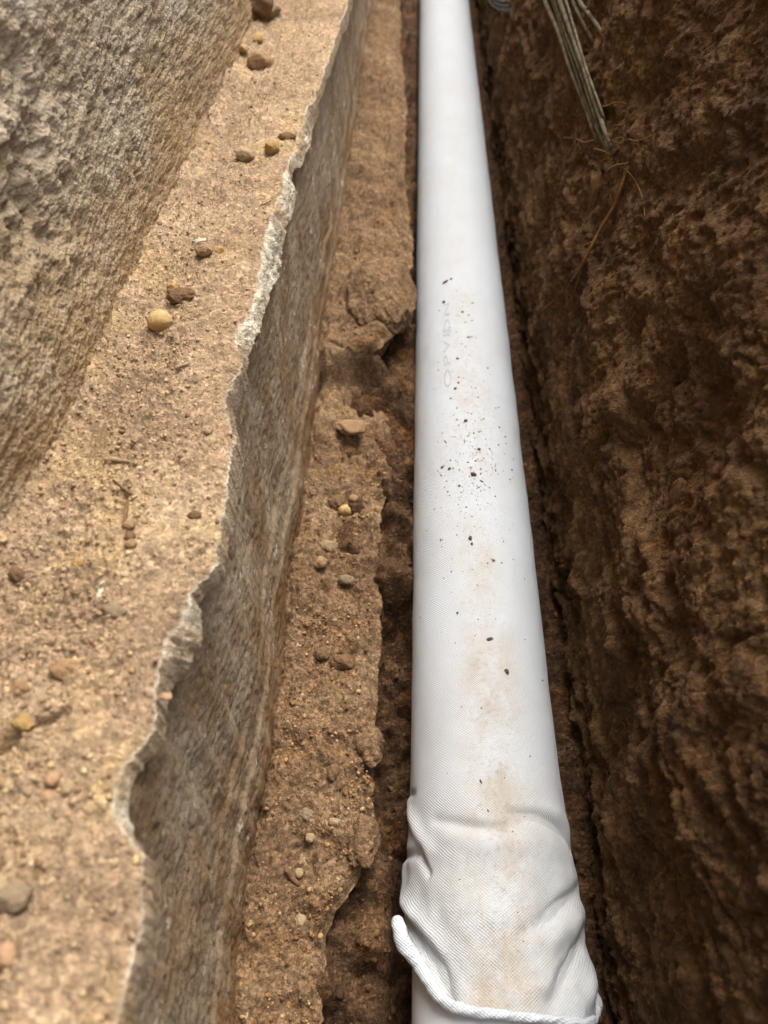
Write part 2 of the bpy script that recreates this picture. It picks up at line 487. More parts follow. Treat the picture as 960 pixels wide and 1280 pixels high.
def floor_z(x, y, detail=True):
    left = sstep(.02, -.015, x)
    tier = .050 * sstep(.37, .43, y + .01 * noise(x * 40, y * 9, 3)) * sstep(.9, .80, y) * sstep(.012, -.012, x + .006 * noise(y * 30, x, 4))
    tier = np.maximum(tier, .034 * sstep(.20, .165, y + (x + .02) * .4) * sstep(-.010, -.03, x))
    tier = np.maximum(tier, .035 * sstep(.9, 1.1, y) * sstep(.005, -.02, x))
    z = .002 + tier + .006 * fbm(x, y, 14, 3, .5, 31) + .004 * fbm(x, y, 40, 3, .55, 32) + .012 * left * fbm(x, y, 32, 2, .5, 35)
    z = z + left * (.020 * domes(x + .01 * fbm(x, y, 30, 2, .5, 36), y + .01 * fbm(x, y, 30, 2, .5, 37), 34, 11, .15, .8) + .006)
    # the bed rises a little into the gap beside the bank
    z = z + .006 * sstep(.1, .14, x)
    if detail:
        z = z + .005 * domes(x, y, 110, 5, .1, .75) + .0015 * fbm(x, y, 200, 4, .6, 15) + .003 * fbm(x, y, 90, 3, .5, 16)
    return z

BANK_HOLES = [(792, 425, 24, .014), (735, 590, 13, .013), (757, 585, 9, .010), (702, 424, 13, .012), (842, 742, 13, .010), (845, 800, 22, .009), (880, 215, 36, .014),
              (745, 225, 10, .006), (720, 385, 16, .010), (838, 470, 20, .010), (800, 120, 18, .010), (690, 300, 10, .012), (905, 490, 24, .009), (770, 800, 18, .010), (690, 500, 8, .012)]
BANK_BUMPS = [(800, 700, 40, .012), (930, 620, 60, .014), (880, 900, 70, .014), (725, 330, 24, .010), (920, 330, 50, .014), (820, 980, 50, .012), (775, 500, 26, .008), (715, 250, 18, .008), (880, 1080, 60, .012), (950, 120, 40, .012)]

def bank_base(z):
    return .1315 + .07 * np.minimum(z, .22) + .26 * np.clip(z - .22, 0, None)

def on_plane_bank(px, py):
    x = .17
    for _ in range(12):
        p = at_x(px, py, x)
        x = .5 * x + .5 * float(bank_base(min(max(p[2], 0), .8)))
    return at_x(px, py, x)

_bf = []
for lst, sgn in ((BANK_HOLES, 1), (BANK_BUMPS, -1)):
    for a, b, r, d in lst:
        p = on_plane_bank(a, b)
        _bf.append((p[1], p[2], r * depth(p) / FPX * 1.25, sgn * d * (1 if sgn > 0 else .55)))

def bank_x(y, z, detail=True):
    x = bank_base(z)
    wy = y + .02 * fbm(y, z, 9, 2, .5, 41); wz = z + .02 * fbm(y, z, 9, 2, .5, 42)
    amp = .35 + .65 * sstep(.02, .16, z)
    x = x - amp * (.009 * fbm(y * .9, z, 7, 3, .5, 43) + .0048 * fbm(wy, wz * .8, 20, 3, .5, 44))
    wy = wy + .008 * fbm(y, z, 30, 2, .5, 48); wz = wz + .008 * fbm(y, z, 30, 2, .5, 49)
    c1 = cells(wy, wz * .8, 24, 7)
    soft = np.clip(.5 + 1.6 * noise(y * 7, z * 7, 6), 0, 1)
    x = x + amp * soft * (.0045 * np.clip(c1[0], 0, .8) - .002 - .002 * (c1[2] - .5))
    hol = fbm(wy, wz * .7, 34, 3, .55, 51)
    x = x + amp * .007 * np.clip(hol - .32, 0, 1)
    for fy, fz, r, d in _bf:
        x = x + d * np.exp(-((y - fy) ** 2 + (z - fz) ** 2) / (r * r))
    # drag marks of the digger bucket along the trench
    x = x - (.0030 + .0050 * sstep(.30, .16, z)) * fbm(wy * .16, wz, 60, 3, .55, 45)
    if detail:
        x = x - .0022 * domes(wy, wz, 75, 8, .1, .8) * (1.2 - soft) - .0024 * domes(y + .003 * fbm(y, z, 160, 2, .6, 52), z, 190, 9, .1, .78)
        x = x - .0020 * fbm(y, z, 85, 5, .58, 46) - .0009 * fbm(y, z, 300, 3, .6, 47)
    return x

def on_bank(px, py):
    p = on_plane_bank(px, py)
    for _ in range(6):
        x = float(bank_x(np.array([p[1]]), np.array([p[2]]), False)[0])
        p = .5 * p + .5 * at_x(px, py, x)
    return p

# ---------------------------------------------------------------- the setting
def build_ground():
    zt = .68
    outer, x0, x1, y0, y1 = 60.0, -.46, .345, -.98, 4.28
    xs = [-outer, x0, x1, outer]; ys = [-outer, y0, y1, outer]
    v, f = [], []
    for j in range(4):
        for i in range(4):
            v.append((xs[i], ys[j], zt))
    for j in range(3):
        for i in range(3):
            if (i, j) != (1, 1):
                a = j * 4 + i
                f.append((a, a + 1, a + 5, a + 4))
    structure(link('ground', mesh_from(np.array(v), np.array(f), False), M['shelf']))

def build_floor():
    y = rows(.6, 430); x = np.linspace(-.125, .18, 130)
    Y, X = np.meshgrid(y, x, indexing='ij')
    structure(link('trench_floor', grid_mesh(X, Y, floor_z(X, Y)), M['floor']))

def build_bank():
    y = rows(.5, 690, -.03, 2.45)
    z = np.concatenate([np.linspace(-.03, .52, 325), np.linspace(.52, .69, 28)[1:]])
    Y, Z = np.meshgrid(y, z, indexing='ij')
    X = bank_x(Y, Z)
    top = sstep(.64, .69, Z)
    X = X * (1 - top) + np.maximum(X, .30) * top
    # lips and cavities: pieces sag downwards
    Zs = Z - .12 * (bank_base(Z) - X) * sstep(0, .03, Z) * sstep(.68, .6, Z)
    o = link('earth_bank', grid_mesh(X, Y, Zs, flip=True), M['bank'])
    structure(o)
    # the two ends of the trench
    for yy, s in ((-.9, 1), (4.2, -1)):
        xs = np.linspace(-.14, .36, 90); zs = np.linspace(-.03, .685, 110)
        XX, ZZ = np.meshgrid(xs, zs, indexing='ij')
        YY = yy + s * (.014 * fbm(XX, ZZ, 9, 4, .5, 50 + s) + .008 * domes(XX, ZZ, 40, 9))
        structure(link('trench_end', grid_mesh(XX, YY, ZZ, flip=(s < 0)), M['bank']))

def build_wall():
    y = rows(.3, 620, -.03, 2.3)
    zf = np.concatenate([np.linspace(.315, .560, 250), np.linspace(.56, .9, 50)[1:], np.linspace(.9, 1.8, 22)[1:]])
    Y, Z = np.meshgrid(y, zf, indexing='ij')
    hgt = Z - .334
    X = wall_x(Y) - .03 * np.clip(hgt, 0, .5)
    ca, sa = math.cos(math.radians(32)), math.sin(math.radians(32))
    a = Y * ca + Z * sa; b = -Y * sa + Z * ca                # trowelled in slanting strokes
    d = .0020 * fbm(a * .6, b, 20, 4, .5, 61) + .0009 * fbm(a * .7, b, 95, 4, .6, 62) + .0007 * fbm(Y, Z, 320, 3, .65, 63)
    rough = np.clip(.35 + 2.2 * fbm(Y, Z, 10, 4, .55, 64), 0, 1.5)
    pit = np.clip(fbm(a * .6, b, 130, 5, .68, 65) - .12, 0, 1)
    d = d - (.10 + rough * sstep(0, .06, hgt)) * .0018 * pit - .0022 * np.clip(fbm(Y, Z, 260, 4, .65, 67) - .25, 0, 1)
    c = cells(a * .5, b, 70, 10)
    d = d - .0028 * rough * np.clip(.42 - c[0], 0, 1) * (c[2] > .45)
    c = cells(a * .7 + .004 * fbm(a, b, 90, 2, .5, 68), b + .004 * fbm(a, b, 90, 2, .5, 69), 110, 12)
    d = d - .003 * np.clip(.40 - c[0], 0, 1) * (c[2] > .6)
    # a spalled hollow on the left and ripples near the foot
    for px, py, r, dep in ((20, 100, 75, .007), (60, 290, 70, .005), (15, 240, 60, .004)):
        w = float(wall_x(np.array([.35])[0])); p = at_x(px, py, w)
        d = d - dep * np.exp(-(((Y - p[1]) / (r * .0009)) ** 2 + ((Z - p[2]) / (r * .0006)) ** 2)) * (1 + .8 * fbm(Y, Z, 50, 3, .5, 66))
    X = X + d
    low = sstep(.11, .005, hgt + .03 * fbm(Y, Z, 14, 3, .5, 70))
    # top and back of the wall
    k = 4
    Xb = np.stack([np.full(len(y), v) for v in (-.26, -.44, -.45, -.45)], 1)
    Zb = np.stack([np.full(len(y), v) for v in (1.803, 1.803, 1.79, -.05)], 1)
    X = np.concatenate([X, Xb], 1); Z = np.concatenate([Z, Zb], 1); Y = np.concatenate([Y, np.repeat(y[:, None], k, 1)], 1)
    low = np.concatenate([low, np.zeros((len(y), k))], 1)
    tag(link('foundation_wall', grid_mesh(X, Y, Z, flip=False, attrs={'low': low}), M['wall']),
        'rough grey rendered foundation wall rising above the dusty ledge on the left', 'wall')

def build_footing():
    y = rows(.45, 620, -.03, 2.4)
    z = np.linspace(.045, .330, 190)
    Y, Z = np.meshgrid(y, z, indexing='ij')
    X = footing_x(Y, Z)
    low = sstep(.17, .085, Z + .03 * fbm(Y, Z, 16, 3, .5, 7))
    Xb = np.stack([X[:, -1] - .02, np.full(len(y), -.25), np.full(len(y), -.25)], 1)
    Zb = np.stack([np.full(len(y), .331), np.full(len(y), .331), np.full(len(y), -.02)], 1)
    X = np.concatenate([X, Xb], 1); Z = np.concatenate([Z, Zb], 1); Y = np.concatenate([Y, np.repeat(y[:, None], 3, 1)], 1)
    low = np.concatenate([low, np.zeros((len(y), 3))], 1)
    return tag(link('strip_footing', grid_mesh(X, Y, Z, flip=False, attrs={'low': low}), M['footing']),
               'grey board-marked concrete footing face between the dusty ledge and the soil shelf', 'footing')

def build_ledge():
    y = rows(.3, 740, -.03, 2.4)
    n = 205
    s = np.linspace(0, 1, n)
    wx = wall_x(y) - .014
    ex = inner_x(y) + .0007 * fbm(y, y * 0 + .3, 50, 4, .65, 71) + .001 * fbm(y, y * 0, 260, 3, .6, 72)
    X = wx[:, None] + (ex - wx)[:, None] * s[None]
    Y = np.repeat(y[:, None], n, 1)
    Z = ledge_z(X, Y)
    rnd = sstep(.965, 1.0, np.repeat(s[None], len(y), 0))
    Z = Z - .0022 * rnd
    mort = sstep(.985, 1.0, np.repeat(s[None], len(y), 0))
    # the broken edge: out and down to the lip, then back under it
    ox = outer_x(y) + +.0006 * fbm(y, y * 0 + .7, 50, 3, .6, 73) + .0004 * fbm(y, y * 0 + .7, 200, 3, .6, 77)
    ox = np.maximum(ox, ex + .0012)
    k1, k2 = 26, 18
    fx = np.minimum(-.1155, smooth_y(outer_x, y, .03) - .009)
    parts_x, parts_y, parts_z, parts_m = [], [], [], []
    zt = Z[:, -1]
    far = sstep(1.05, 1.25, y)
    zs = ledge_z(ex, y, False) - .0015
    for i in range(1, k1 + 1):
        q = i / k1
        xx = ex + (ox - ex) * q ** .8
        zz = zt + (zs - zt) * min(1, q * 2) - (.0020 + .0130 * (1 + .9 * noise(y * 13, y * 0, 3) + .2 * noise(y * 30, y * 0, 4))) * q ** 1.15
        yy = y + 0 * q
        wid = np.clip((ox - ex - .002) / .008, .06, 1)
        rough = .0040 * wid * fbm(yy * 1.0, zz * 1.0 + q * .012, 120, 4, .7, 74) * math.sin(math.pi * min(q, .75) / 1.0)
        parts_x.append(xx + rough * .8); parts_z.append(zz + rough * .7); parts_y.append(yy)
        parts_m.append(np.clip((ox - ex) / .006, .3, 1) * (1 - .9 * far))
    zl = parts_z[-1]; xl = parts_x[-1]
    for i in range(1, k2 + 1):
        q = i / k2
        zz = zl - .022 * q
        xx = xl + (fx - .006 - xl) * q ** .5
        rough = .0012 * fbm(y, zz, 60, 3, .6, 75)
        parts_x.append(xx + rough * (1 - q)); parts_z.append(zz); parts_y.append(y); parts_m.append(np.full(len(y), .85) * (1 - .9 * far))
    X = np.concatenate([X, np.stack(parts_x, 1)], 1); Z = np.concatenate([Z, np.stack(parts_z, 1)], 1)
    Y = np.concatenate([Y, np.stack(parts_y, 1)], 1); mort = np.concatenate([mort, np.stack(parts_m, 1)], 1)
    patch = np.clip(.75 + 1.2 * fbm(X, Y, 26, 3, .6, 76), .25, 1)
    structure(link('soil_ledge', grid_mesh(X, Y, Z, flip=False, attrs={'mortar': mort * patch}), M['ledge']),
              'dusty tan soil on the footing with a broken pale mortar edge')

def build_shelf():
    y = rows(.55, 640, -.03, 2.45)
    edge = np.where(y < Y_STEP, _shelf_near(y), _shelf_far(y))
    edge = edge + .003 * fbm(y, y * 0, 35, 4, .6, 81)
    n = 122
    s = np.linspace(0, 1, n)
    x0 = np.full(len(y), -.128)
    X = x0[:, None] + (edge - x0)[:, None] * s[None]
    Y = np.repeat(y[:, None], n, 1)
    Z = shelf_top(X, Y)
    Z = Z - .012 * sstep(.78, 1.0, np.repeat(s[None], len(y), 0)) ** 2
    k = 38
    px_, py_, pz_ = [], [], []
    zt = Z[:, -1]
    zs = shelf_top(edge, y, False) - .010
    for i in range(1, k + 1):
        q = i / k
        zz = (zt + (zs - zt) * min(1, q * 5)) * (1 - q) - .02 * q
        und = -.015 * math.sin(math.pi * min(1, q * 1.3)) * (1 + .8 * noise(y * 14, y * 0 + .2, 5)) - .01 * q
        xx = edge + und + .006 * fbm(y, zz, 30, 4, .6, 82) * min(1, q * 5) + .004 * domes(y, zz, 80, 6, .1, .75)
        px_.append(xx); pz_.append(zz); py_.append(y)
    X = np.concatenate([X, np.stack(px_, 1)], 1); Z = np.concatenate([Z, np.stack(pz_, 1)], 1); Y = np.concatenate([Y, np.stack(py_, 1)], 1)
    structure(link('soil_shelf', grid_mesh(X, Y, Z, flip=False), M['shelf']), 'reddish brown soil shelf below the concrete footing')

build_ground(); build_floor(); build_bank(); build_wall(); build_footing(); build_ledge(); build_shelf()

# ---------------------------------------------------------------- the wrapped pipe
FOLDS = [  # pixel polyline, height (m, negative for a valley), width (m)
    ([(546, 1026), (585, 1034), (620, 1038), (648, 1028)], -.0032, .0042),
    ([(640, 1019), (672, 1021), (698, 1038), (714, 1062)], -.0034, .0042),
    ([(655, 1008), (690, 1016), (708, 1034)], .0016, .006),
    ([(719, 1112), (702, 1130), (682, 1150), (655, 1166)], -.0042, .0048),
    ([(725, 1168), (716, 1195), (702, 1225), (688, 1252)], -.0046, .0052),
    ([(503, 1138), (524, 1168), (545, 1200), (558, 1232), (564, 1252)], -.0062, .0050),
    ([(511, 1072), (526, 1066), (536, 1092)], -.0035, .0032),
    ([(512, 994), (519, 992)], -.002, .003),
    ([(560, 1050), (620, 1060), (688, 1058)], .0022, .008),
    ([(506, 1003), (519, 1030), (536, 1062)], .0032, .0050),
    ([(504, 1084), (511, 1122), (530, 1160), (552, 1190)], .0040, .0060),
    ([(722, 1142), (706, 1160), (685, 1178)], .0030, .0065),
    ([(738, 1215), (728, 1240), (722, 1262)], .0050, .0080),
    ([(575, 1130), (620, 1145), (660, 1140)], .0016, .010),
    ([(620, 1215), (605, 1240), (600, 1258)], -.0018, .006),
    ([(640, 1250), (665, 1238), (690, 1232)], .0018, .006),
]
def seg_dist(U, V, pts):
    d = np.full(U.shape, 1e9); along = np.zeros(U.shape)
    tot = 0
    L = [math.hypot(pts[i + 1][0] - pts[i][0], pts[i + 1][1] - pts[i][1]) for i in range(len(pts) - 1)]
    S = sum(L) + 1e-9
    for i in range(len(pts) - 1):
        (a, b), (c, e) = pts[i], pts[i + 1]
        t = np.clip(((U - a) * (c - a) + (V - b) * (e - b)) / (L[i] ** 2 + 1e-12), 0, 1)
        q = np.hypot(U - a - t * (c - a), V - b - t * (e - b))
        m = q < d
        d = np.where(m, q, d); along = np.where(m, (tot + t * L[i]) / S, along)
        tot += L[i]
    return d, along

_hem_px = [(498, 1156), (508, 1182), (520, 1205), (535, 1230), (553, 1251), (580, 1262), (620, 1267), (660, 1271), (700, 1275), (735, 1279), (752, 1272)]
_hem = sorted(on_pipe(a, b) for a, b in _hem_px[1:-1])
_hem_t = np.array([h[0] for h in _hem]); _hem_y = np.array([h[1] for h in _hem])
def hem_y(th):
    return np.interp(th, np.concatenate([[-3.2], _hem_t, [3.2]]), np.concatenate([[_hem_y[0] + .02], _hem_y, [_hem_y[-1] + .004]]))

def sock_r(TH, Y):
    U = TH * SOCK_R
    r = SOCK_R + .0005 * fbm(U * 1.0, Y, 18, 3, .5, 91)
    slack = sstep(.25, .10, Y)
    r = r + slack * (.0018 + .0035 * sstep(.9, 1.5, np.abs(TH)) + .0016 * fbm(U, Y, 30, 3, .5, 92))
    for pts, h, w in FOLDS:
        q = [on_pipe(a, b) for a, b in pts]
        q = [(a * SOCK_R, b) for a, b in q]
        d, al = seg_dist(U, Y, q)
        r = r + h * np.exp(-(d / w) ** 2) * (np.sin(np.pi * np.clip(al, .12, .88)) ** .5)
    return np.maximum(r, PIPE_R + .0008)

def build_pipe():
    root = bpy.data.objects.new('drainage_pipe', None); C.objects.link(root)
    root.location = (PIPE_X, 0, 0)
    tag(root, 'white drainage pipe wrapped in white woven fabric along the trench bottom', 'pipe')
    def put(o):
        o.parent = root; o.matrix_parent_inverse = root.matrix_basis.inverted(); return o
    root_inv = None
    # bare pipe
    th = np.linspace(-math.pi, math.pi, 97)[:-1]
    ys = np.array([-.88, -.4, -.1, .0, .052, .0525, .056, .0565, .3, 1, 2, 4.18])
    rr = np.array([PIPE_R, PIPE_R, PIPE_R, PIPE_R, PIPE_R, PIPE_R, PIPE_R, PIPE_R, PIPE_R, PIPE_R, PIPE_R, PIPE_R])
    T, Y = np.meshgrid(th, ys, indexing='xy')
    Rr = np.repeat(rr[:, None], len(th), 1)
    X = Rr * np.sin(T); Z = PIPE_Z + Rr * np.cos(T)
    pipe = link('pipe', grid_mesh(X, Y, Z, flip=False, wrap=True), M['pvc'], root)
    # socket collar just below the frame edge
    yc = np.array([.058, .0575, .055, .03, -.05, -.052, -.052])
    rc = np.array([PIPE_R + .0002, PIPE_R + .003, PIPE_R + .0045, PIPE_R + .0048, PIPE_R + .0048, PIPE_R + .003, PIPE_R])
    T, Y = np.meshgrid(th, yc, indexing='xy'); Rr = np.repeat(rc[:, None], len(th), 1)
    link('socket_collar', grid_mesh(Rr * np.sin(T), Y, PIPE_Z + Rr * np.cos(T), flip=True, wrap=True), M['pvc'], pipe)
    # fabric sleeve
    th = np.concatenate([np.linspace(-math.pi, -1.7, 18)[:-1], np.linspace(-1.7, 1.7, 220), np.linspace(1.7, math.pi, 18)[1:-1]])
    t = np.linspace(math.atan(.26 / .57), math.atan(2.5 / .57), 220)
    ya = np.concatenate([np.linspace(0, .24, 260)[:-1], .57 * np.tan(t) - .02])
    hem = hem_y(th)
    k = ya < .24
    Y = np.empty((len(ya) + 1, len(th)))
    for j, h in enumerate(hem):
        col = np.where(k, h + (.24 - h) * (ya / .24), ya)
        Y[:-1, j] = col; Y[-1, j] = 4.15
    T = np.repeat(th[None], len(ya) + 1, 0)
    Rr = sock_r(T, Y)
    X = Rr * np.sin(T); Z = PIPE_Z + Rr * np.cos(T)
    crown = np.exp(-((T - .02 + .10 * noise(Y * 5, Y * 0, 3)) / .40) ** 2)
    amt = np.interp(Y, [0, .07, .10, .16, .22, .30, .38, .5, .62, .8, 1.0, 1.3, 1.5, 1.7, 4], [.85, 1., .9, 1., .9, .75, .5, .5, .6, .28, .15, .32, .15, .08, .05])
    sock = link('filter_sleeve', grid_mesh(X, Y, Z, flip=False, wrap=True, attrs={'dirt': crown * amt, 'near_grey': sstep(.40, .12, Y) * .8 + .15}, uv=(T * SOCK_R, Y)), M['sock'], root)
    # rolled hem with its loose tip standing off on the left
    pts = []
    tip = at_z(497, 1153, PIPE_Z + .028); tip[0] -= PIPE_X
    p2 = at_z(504, 1178, PIPE_Z + .034); p2[0] -= PIPE_X
    pts += [(tip, .0042), (p2, .0050)]
    for a, b in _hem_px[2:]:
        q, yq = on_pipe(a, b, SOCK_R + .005)
        r = SOCK_R + .0030
        pts.append((np.array([r * math.sin(q), yq, PIPE_Z + r * math.cos(q)]), float(np.interp(q, [-1.1, -.5, 0, .6, 1.1], [.0044, .0032, .0023, .0022, .0030]))))
    q = pts[-1][0]
    pts.append((q + np.array([.004, .010, -.012]), .0048))
    pts.append((q + np.array([.003, .020, -.035]), .0050))
    hm = tube_mesh(pts, 20, 10, .0005)
    uvl = hm.uv_layers.new(name='UVMap')
    for lp in hm.loops:
        c = hm.vertices[lp.vertex_index].co
        uvl.data[lp.index].uv = (c.x * .8 + c.z * .6, c.y)
    link('rolled_hem', hm, M['sock'], sock)
    # faint printing that shows on the wrap
    for txt, (a, b), size in (('OPVE', (557, 487), .030), ('DN', (556, 418), .028)):
        lettering(txt, a, b, size, sock)
    return root

def tube_mesh(pts, seg=14, sub=8, rough=.0, cap=True):
    """pts: list of (position, radius); smooth tube through them"""
    P = np.array([p for p, r in pts], float); Rd = np.array([r for p, r in pts], float)
    n = len(P); out, rad = [], []
    for i in range(n - 1):
        p0, p1, p2, p3 = P[max(i - 1, 0)], P[i], P[i + 1], P[min(i + 2, n - 1)]
        for k in range(sub):
            t = k / sub
            out.append(.5 * (2 * p1 + (p2 - p0) * t + (2 * p0 - 5 * p1 + 4 * p2 - p3) * t * t + (3 * p1 - p0 - 3 * p2 + p3) * t ** 3))
            rad.append(Rd[i] + (Rd[i + 1] - Rd[i]) * t)
    out.append(P[-1]); rad.append(Rd[-1])
    out = np.array(out); rad = np.array(rad)
    T = np.gradient(out, axis=0); T /= np.linalg.norm(T, axis=1)[:, None] + 1e-12
    ref = np.array([0.13, .21, .97]); nrm = np.cross(T[0], ref); nrm /= np.linalg.norm(nrm)
    V = []
    m = len(out)
    ring = []
    for i in range(m):
        nrm = nrm - T[i] * np.dot(nrm, T[i]); nrm /= np.linalg.norm(nrm) + 1e-12
        b = np.cross(T[i], nrm)
        a = np.linspace(0, 2 * math.pi, seg, endpoint=False)
        rr = rad[i] + rough * np.sin(a * 3 + i * .9) * math.sin(i * .37)
        ring.append(out[i] + np.outer(np.cos(a) * rr, nrm) + np.outer(np.sin(a) * rr, b))
    if cap:                                        # rounded ends
        def capring(c, t, base):
            res = []
            for q in (.35, .7, .92):
                sc = math.sqrt(1 - q * q)
                res.append(c + (base - c) * sc + t * q * np.linalg.norm(base[0] - c))
            return res
        ring = capring(out[0], -T[0], ring[0])[::-1] + ring + capring(out[-1], T[-1], ring[-1])
    V = np.concatenate(ring)
    me_f = grid_faces(len(ring), seg, wrap=True)
    V = np.concatenate([V, [ring[0].mean(0)], [ring[-1].mean(0)]])
    i0, i1 = len(V) - 2, len(V) - 1
    last = (len(ring) - 1) * seg
    tri = [(i0, (j + 1) % seg, j, j) for j in range(seg)] + [(i1, last + j, last + (j + 1) % seg, last + (j + 1) % seg) for j in range(seg)]
    quads = [tuple(f) for f in me_f] + [t[:3] for t in tri]
    me = bpy.data.meshes.new('mesh')
    me.from_pydata([tuple(v) for v in V], [], [tuple(int(i) for i in q) for q in quads])
    me.polygons.foreach_set('use_smooth', np.ones(len(me.polygons), dtype=bool))
    me.update()
    return me

def bend_to_pipe(me, th0, y0, lift):
    """flat text (x along the line, y up the letter) wrapped round the sleeve; the line runs along the pipe"""
    co = np.empty(len(me.vertices) * 3, dtype=np.float32); me.vertices.foreach_get('co', co); co = co.reshape(-1, 3)
    th = th0 - co[:, 1] / SOCK_R; y = y0 + co[:, 0]
    r = sock_r(th, y) + lift
    out = np.stack([r * np.sin(th), y, PIPE_Z + r * np.cos(th)], -1).astype(np.float32)
    me.vertices.foreach_set('co', out.ravel()); me.update()

def lettering(txt, px, py, size, parent):
    cu = bpy.data.curves.new('lettering', 'FONT'); cu.body = txt; cu.size = size; cu.resolution_u = 3; cu.space_character = 1.15
    tmp = bpy.data.objects.new('lettering_source', cu); C.objects.link(tmp)
    dg = bpy.context.evaluated_depsgraph_get(); dg.update()
    me = bpy.data.meshes.new_from_object(tmp.evaluated_get(dg))
    bpy.data.objects.remove(tmp)
    me.materials.clear()
    th, y = on_pipe(px, py)
    co = np.empty(len(me.vertices) * 3, dtype=np.float32); me.vertices.foreach_get('co', co); co = co.reshape(-1, 3)
    co[:, 0] *= 1.35; co[:, 1] *= .38
    me.vertices.foreach_set('co', co.ravel())
    bend_to_pipe(me, th + .12, y, .0004)
    link('printed_lettering', me, M['print'], parent)

build_pipe()

# ---------------------------------------------------------------- loose stones, clods and twigs
def ico(sub):
    t = (1 + 5 ** .5) / 2
    v = [(-1, t, 0), (1, t, 0), (-1, -t, 0), (1, -t, 0), (0, -1, t), (0, 1, t), (0, -1, -t), (0, 1, -t), (t, 0, -1), (t, 0, 1), (-t, 0, -1), (-t, 0, 1)]
    f = [(0, 11, 5), (0, 5, 1), (0, 1, 7), (0, 7, 10), (0, 10, 11), (1, 5, 9), (5, 11, 4), (11, 10, 2), (10, 7, 6), (7, 1, 8), (3, 9, 4), (3, 4, 2), (3, 2, 6), (3, 6, 8), (3, 8, 9), (4, 9, 5), (2, 4, 11), (6, 2, 10), (8, 6, 7), (9, 8, 1)]
    v = [np.array(a) / np.linalg.norm(a) for a in v]
    for _ in range(sub):
        cache, nf = {}, []
        def mid(a, b):
            k = (min(a, b), max(a, b))
            if k not in cache:
                m = v[a] + v[b]; v.append(m / np.linalg.norm(m)); cache[k] = len(v) - 1
            return cache[k]
        for a, b, c in f:
            ab, bc, ca = mid(a, b), mid(b, c), mid(c, a)
            nf += [(a, ab, ca), (b, bc, ab), (c, ca, bc), (ab, bc, ca)]
        f = nf
    return np.array(v), np.array(f)
ICO0, ICO1, ICO3 = ico(0), ico(1), ico(3)

def lump(rx, ry, rz, rough, seed, angular=0.0):
    v, f = ICO3
    v = v.copy()
    r = 1 + rough * (fbm(v[:, 0] + v[:, 2] * .7, v[:, 1] - v[:, 2] * .6, 1.3, 2, .5, seed) + .35 * fbm(v[:, 0] - v[:, 1], v[:, 2] + v[:, 1] * .5, 4.0, 3, .6, seed + 5))
    v = v * r[:, None]
    if angular:
        rs = np.random.RandomState(seed)
        for _ in range(9):
            nrm = rs.randn(3); nrm /= np.linalg.norm(nrm)
            lim = 1 - angular * rs.rand() * .6
            d = v @ nrm
            v = v - np.outer(np.clip(d - lim, 0, None), nrm)
    return mesh_from(v * np.array([rx, ry, rz]), f)

def z_at(fn, p):
    return float(fn(np.array([p[0]]), np.array([p[1]]))[0])

def surf_point(px, py, fn, z0):
    z = z0
    for _ in range(5):
        p = at_z(px, py, z); z = z_at(fn, p)
    return at_z(px, py, z)

_seed = [100]
def stone(px, py, rpx, name, cat, label, mat, where='ledge', asp=(1, 1, .75), rough=.18, ang=0.0, sink=.35, rot=0.0, group=None):
    _seed[0] += 7
    if where == 'ledge': p = surf_point(px, py, ledge_z, Z_LEDGE)
    elif where == 'shelf': p = surf_point(px, py, shelf_top, Z_SHELF + (.034 if py < 430 else 0))
    else: p = on_bank(px, py)
    r = rpx * depth(p) / FPX
    o = link(name, lump(r * asp[0], r * asp[1], r * asp[2], rough, _seed[0], ang), M[mat])
    if where == 'bank':
        o.location = (p[0] + r * asp[0] * (sink - .35), p[1], p[2])
        o.rotation_euler = (rot, 0, 0)
    else:
        o.location = (p[0], p[1], p[2] + r * asp[2] * (1 - 2 * sink))
        o.rotation_euler = (0, 0, rot)
    tag(o, label, cat, group)
    return o

# on the upper ledge
stone(202, 409, 15.5, 'pebble', 'pebble', 'smooth round ochre pebble lying on the dusty ledge', 'ochre', asp=(1, .95, .82), rough=.07, sink=.15)
stone(227, 373, 17, 'soil_clod', 'clod', 'brown angular clod just above the round ochre pebble', 'dark_clay', asp=(1.1, .8, .6), rough=.3, ang=.7, sink=.3)
stone(216, 362, 8, 'clay_chip', 'chip', 'small yellow clay chip leaning on the brown clod by the ochre pebble', 'yellow', asp=(1, .8, .7), rough=.25, ang=.6, sink=.2)
stone(251, 304, 8, 'mortar_chip', 'chip', 'bright white mortar chip lying flat on the dusty ledge', 'white', asp=(1.3, .8, .4), rough=.2, ang=.8, sink=.05)
stone(257, 316, 12, 'soil_clod', 'clod', 'tan clod directly below the bright white mortar chip', 'clay', asp=(1.1, .8, .7), rough=.25, ang=.5, sink=.3)
stone(274, 316, 7, 'clay_chip', 'chip', 'small yellow crumb right of the clod under the white mortar chip', 'yellow', rough=.25, ang=.5, sink=.25)
stone(308, 198, 12, 'clay_clod', 'clod', 'pale yellow clod beside the broken mortar edge, the left of the pair', 'pale', asp=(1.2, .8, .7), rough=.3, ang=.5, sink=.3)
stone(341, 189, 10, 'clay_clod', 'clod', 'ochre yellow clod beside the broken mortar edge, the right of the pair', 'yellow', asp=(1, .9, .8), rough=.28, ang=.4, sink=.25)
stone(358, 173, 9, 'soil_clod', 'clod', 'flat brown clod at the top end of the broken mortar edge', 'dark_clay', asp=(1.3, .7, .5), rough=.3, ang=.5)
stone(325, 84, 13, 'soil_clod', 'clod', 'rounded tan clod with a dark hollow below it near the wall foot', 'clay', asp=(1.15, .9, .8), rough=.2, sink=.2)
stone(322, 50, 8, 'clay_clod', 'clod', 'small ochre clod below the dark lump at the top of the ledge', 'ochre', rough=.25, ang=.4)
